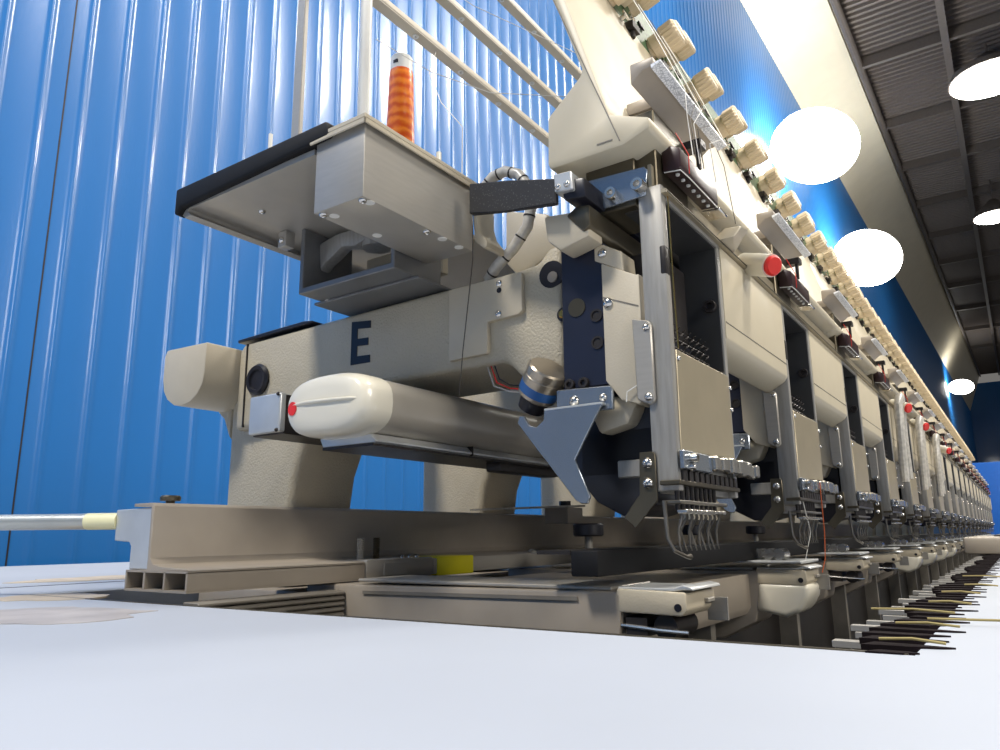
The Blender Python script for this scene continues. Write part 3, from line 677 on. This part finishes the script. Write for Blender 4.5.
obj('lock_plate', B()._prism([(.856, .644, .035), (1.03, .58, .0423), (1.03, .552, .0423), (.975, .552, .0405)], [(.856, .644, .0377), (1.03, .58, .045), (1.03, .552, .045), (.975, .552, .0432)]), M['steel'], fr)
obj('lock_block', B().box(.975, 1.021, .552, .593, .0166, .0405).bevel(.001, 1), M['alu'], fr)
obj('lock_nut', B().cyl((.998, .570, .0423), (.998, .570, .0506), .0092, n=6), M['dark'], fr)
# rod with yellow tip
rd = empty('pantograph_rod', (RX, .69, .0166), 'dull metal rod with a pale yellow tip joined to the rail end at left', 'rod')
p0 = Vector((RX+.005, .6855, .0170)); dr = Vector((-.235, .43, .001)).normalized()
obj('tube', B().cyl(p0+dr*.028, p0+dr*.85, .0073, n=28), M['rod'], rd)
obj('tip', B().cyl(p0, p0+dr*.031, .0076, n=28), M['tip'], rd)
# dark sash bar in front and its knobs
sb = empty('sash_bar', (1.4, .27, -.035), 'black sash bar lying just behind the needles above the arm tips', 'bar')
obj('bar', B().px([(.262, -.0115), (.262, -.0305), (.285, -.0305), (.285, -.0115)], .505, XE).bevel(.0012), M['rubber'], sb)
obj('flange', B().box(.505, XE, .285, .315, -.0145, -.0115), M['dark'], sb)
for i, (x, y) in enumerate([(.845, .45), (1.205, .45), (1.565, .45)]):
    k = empty('clamp_knob', (x, y, -.03), 'black clamp knob on a short steel stem, %s of the row behind the needles' % ['nearest', 'second', 'third'][i], 'knob', 'black clamp knobs')
    obj('stem', B().cyl((x, y, -.0300), (x, y, .004), .005, n=14), M['steel'], k)
    obj('grip', B().lathe((x, y, -.002), (0, 0, 1), [(0, .017), (.002, .019), (.014, .019), (.016, .017), (.016, .001)], 20), M['black'], k)
    obj('washer', B().lathe((x, y, -.0315), (0, 0, 1), [(0, .022), (.003, .022), (.003, .005)], 20), M['dark'], k)
tag(obj('sash_plate', B().box(.95, XE, .39, .55, -.0460, -.0430).bevel(.0008, 1), M['alu']), 'flat grey sash plate under the black clamp knobs', 'plate')

# ================================================================ small things on the top bar
fu = obj('funnel_bracket', B()._prism([(.655, .209, .2690), (.655, .186, .2690), (.668, .183, .284), (.672, .200, .2865)], [(.698, .209, .2690), (.698, .199, .2690), (.684, .178, .2850), (.690, .200, .2865)]).bevel(.002), M['cream'])
tag(fu, 'cream funnel-shaped bracket on the top bar left of the red-capped cylinder', 'bracket')
RC = [(.755, 0), (.755+3*PITCH, 1), (.755+4*PITCH, 2), (.755+6*PITCH, 3)]
for x, i in RC:
    e = empty('red_capped_cylinder', (x, .20, .272), 'small cream cylinder with a red cap on the top bar, %s' % ['nearest and largest', 'second down the row', 'third down the row', 'smallest and farthest'][i], 'cylinder', 'red-capped cylinders')
    obj('housing', B().cyl((x, .206, .277), (x-.020, .174, .262), .0118, n=28), M['lampcap'], e)
    obj('cap', B().lathe((x-.020, .174, .262), (-.5, -.8, -.37), [(0, .0100), (.003, .0104), (.005, .0085), (.005, .001)], 28), M['red'], e)
for i, x in enumerate([.775+PITCH*3-.1, .775+PITCH*4-.08, .775+PITCH*5]):
    pts = [(x, .19, .10), (x, .187, .20), (x+.004, .185, .262), (x+.02, .183, .282), (x+.05, .184, .284), (x+.07, .187, .27), (x+.075, .19, .20), (x+.075, .19, .11)]
    tag(obj('cable_loop', B().tube(pts, .009, 10), M['hose']), 'thick pale cable loop hung in front of the head plates, %s' % ['nearest', 'middle', 'farthest'][i], 'cable', 'pale cable loops')

# threads
def thread(pts, m, label, r=.0005, g='loose threads'):
    tag(obj('thread_strand', B().tube(pts, r, 5), M[m]), label, 'thread', g)
thread([(.52, .40, .33), (.56, .43, .42), (.61, .50, .50), (.67, .57, .60), (.72, .60, .676)], 'thread', 'white thread rising from the lidded box to the lowest guide rail')
thread([(.54, .54, .560), (.59, .50, .53), (.64, .45, .51), (.72, .38, .52), (.80, .33, .55)], 'thread', 'white thread sagging in a curve toward the slanted panel')
thread([(.60, .60, .768), (.70, .52, .70), (.84, .40, .64)], 'thread', 'white thread running straight down from the middle guide rail')
thread([(.50, .372, .31), (.50, .3725, .24), (.502, .385, .16), (.503, .39, .12)], 'dthread', 'thin dark thread hanging down past the arm side cover')
thread([(.524+PITCH, .203, .06), (.91, .2, .0), (.90, .206, -.03)], 'thread', 'fine white thread hanging by the second head')
thread([(.945, .192, .058), (.944, .192, .0), (.938, .193, -.03), (.93, .196, -.045)], 'othread', 'orange thread hanging from the second head down to an arm tip')
thread([(.523, .2185, .112), (.5225, .226, .115), (.5205, .239, .108), (.5205, .24, .100)], 'thread', 'loose white thread curled over the nearest steel frame post')
for i, (xa, xb) in enumerate([(.545, .56), (.552, .585), (.56, .60), (.57, .63), (.60, .66)]):
    thread([(xa, .182, .300), (xa+.004, .186, .34), (xb, .190, .372), (xb+.01, .22, .45), (xb+.015, .25, .52)], 'dthread' if i % 2 else 'thread', 'fine thread running up the cream panel from the maroon sensor box, %s' % ['first', 'second', 'third', 'fourth', 'fifth'][i], .0004)
thread([(.70, .196, .30), (.69, .20, .36), (.70, .225, .44), (.76, .25, .50)], 'dthread', 'dark thread arcing up the panel above the funnel bracket', .0004)
thread([(.5335, .2015, .27), (.5345, .2018, .20), (.535, .2012, .14)], 'gold', 'fine golden thread down the window of the nearest needle case', .0006)

# blue block and beige box at the far right
bb = empty('blue_partition', (11.2, -.2, -ZO), 'plain blue partition standing beyond the far end of the machine', 'partition')
obj('panel', B().box(10.8, 10.9, -1.2, .42, -ZO+.05, .81).bevel(.01), M['blueblock'], bb)
for y in (-1.1, .3): obj('foot', B().box(10.65, 11.05, y, y+.08, -ZO, -ZO+.06), M['steelbeam'], bb)
bz = obj('beige_box', B().box(1.93, 2.5, -.25, .112, TZ, -.014).bevel(.006), M['alu']); tag(bz, 'low beige metal box on the table at the right edge', 'box')
obj('dark_lid', B().box(2.1, 2.4, -.2, .06, -.0145, -.010).bevel(.002), M['dark'], bz)

for o in bpy.data.objects:
    if '_base' in o: del o['_base']

# ================================================================ lights
def area(name, loc, target, size, power, col=(1, .95, .87), sy=None):
    l = bpy.data.lights.new(name, 'AREA'); l.energy = power; l.color = col; l.size = size
    if sy: l.shape = 'RECTANGLE'; l.size_y = sy
    o = bpy.data.objects.new(name, l); COL.objects.link(o); o.location = Vector(loc)+Vector((0, 0, ZO))
    o.rotation_euler = (Vector(target)-Vector(loc)).to_track_quat('-Z', 'Y').to_euler(); return o
area('ceiling_or_fill_light', (1.2, -2.2, 5.6), (1.0, .3, 0), 1.0, 230)
area('ceiling_or_fill_light', (-.3, -4.6, 2.6), (1.2, .3, 0), 1.6, 130)  # low unseen fill added in front to brighten the lower heads
area('ceiling_or_fill_light', (5.5, -2.2, 5.8), (5, .3, 0), 1.2, 330)
area('ceiling_or_fill_light', (-2.2, 1.1, 4.4), (.5, .55, .2), .7, 230)
area('ceiling_or_fill_light', (11, -2.2, 6.4), (11, .3, 0), 1.2, 400)
w = bpy.data.worlds.new('room_light'); sc.world = w; w.use_nodes = True
w.node_tree.nodes['Background'].inputs['Color'].default_value = (1, .96, .90, 1)
w.node_tree.nodes['Background'].inputs['Strength'].default_value = .16

# ================================================================ camera
F = 741.0
X = Vector((524, -155, -F)).normalized(); Y = Vector((-1100, -173, -F)); Y = (Y-X*Y.dot(X)).normalized(); Z = X.cross(Y)
cam = bpy.data.cameras.new('camera'); co = bpy.data.objects.new('camera', cam); COL.objects.link(co)
cam.sensor_width = 36; cam.lens = F/1000*36; cam.clip_start = .01; cam.clip_end = 200
co.matrix_world = Matrix.Translation((0, 0, ZO)) @ Matrix((X, Y, Z)).to_4x4()
sc.camera = co
sc.view_settings.view_transform = 'Standard'; sc.view_settings.look = 'None'
sc.view_settings.exposure = 0.0; sc.view_settings.gamma = 1; sc.view_settings.use_curve_mapping = False
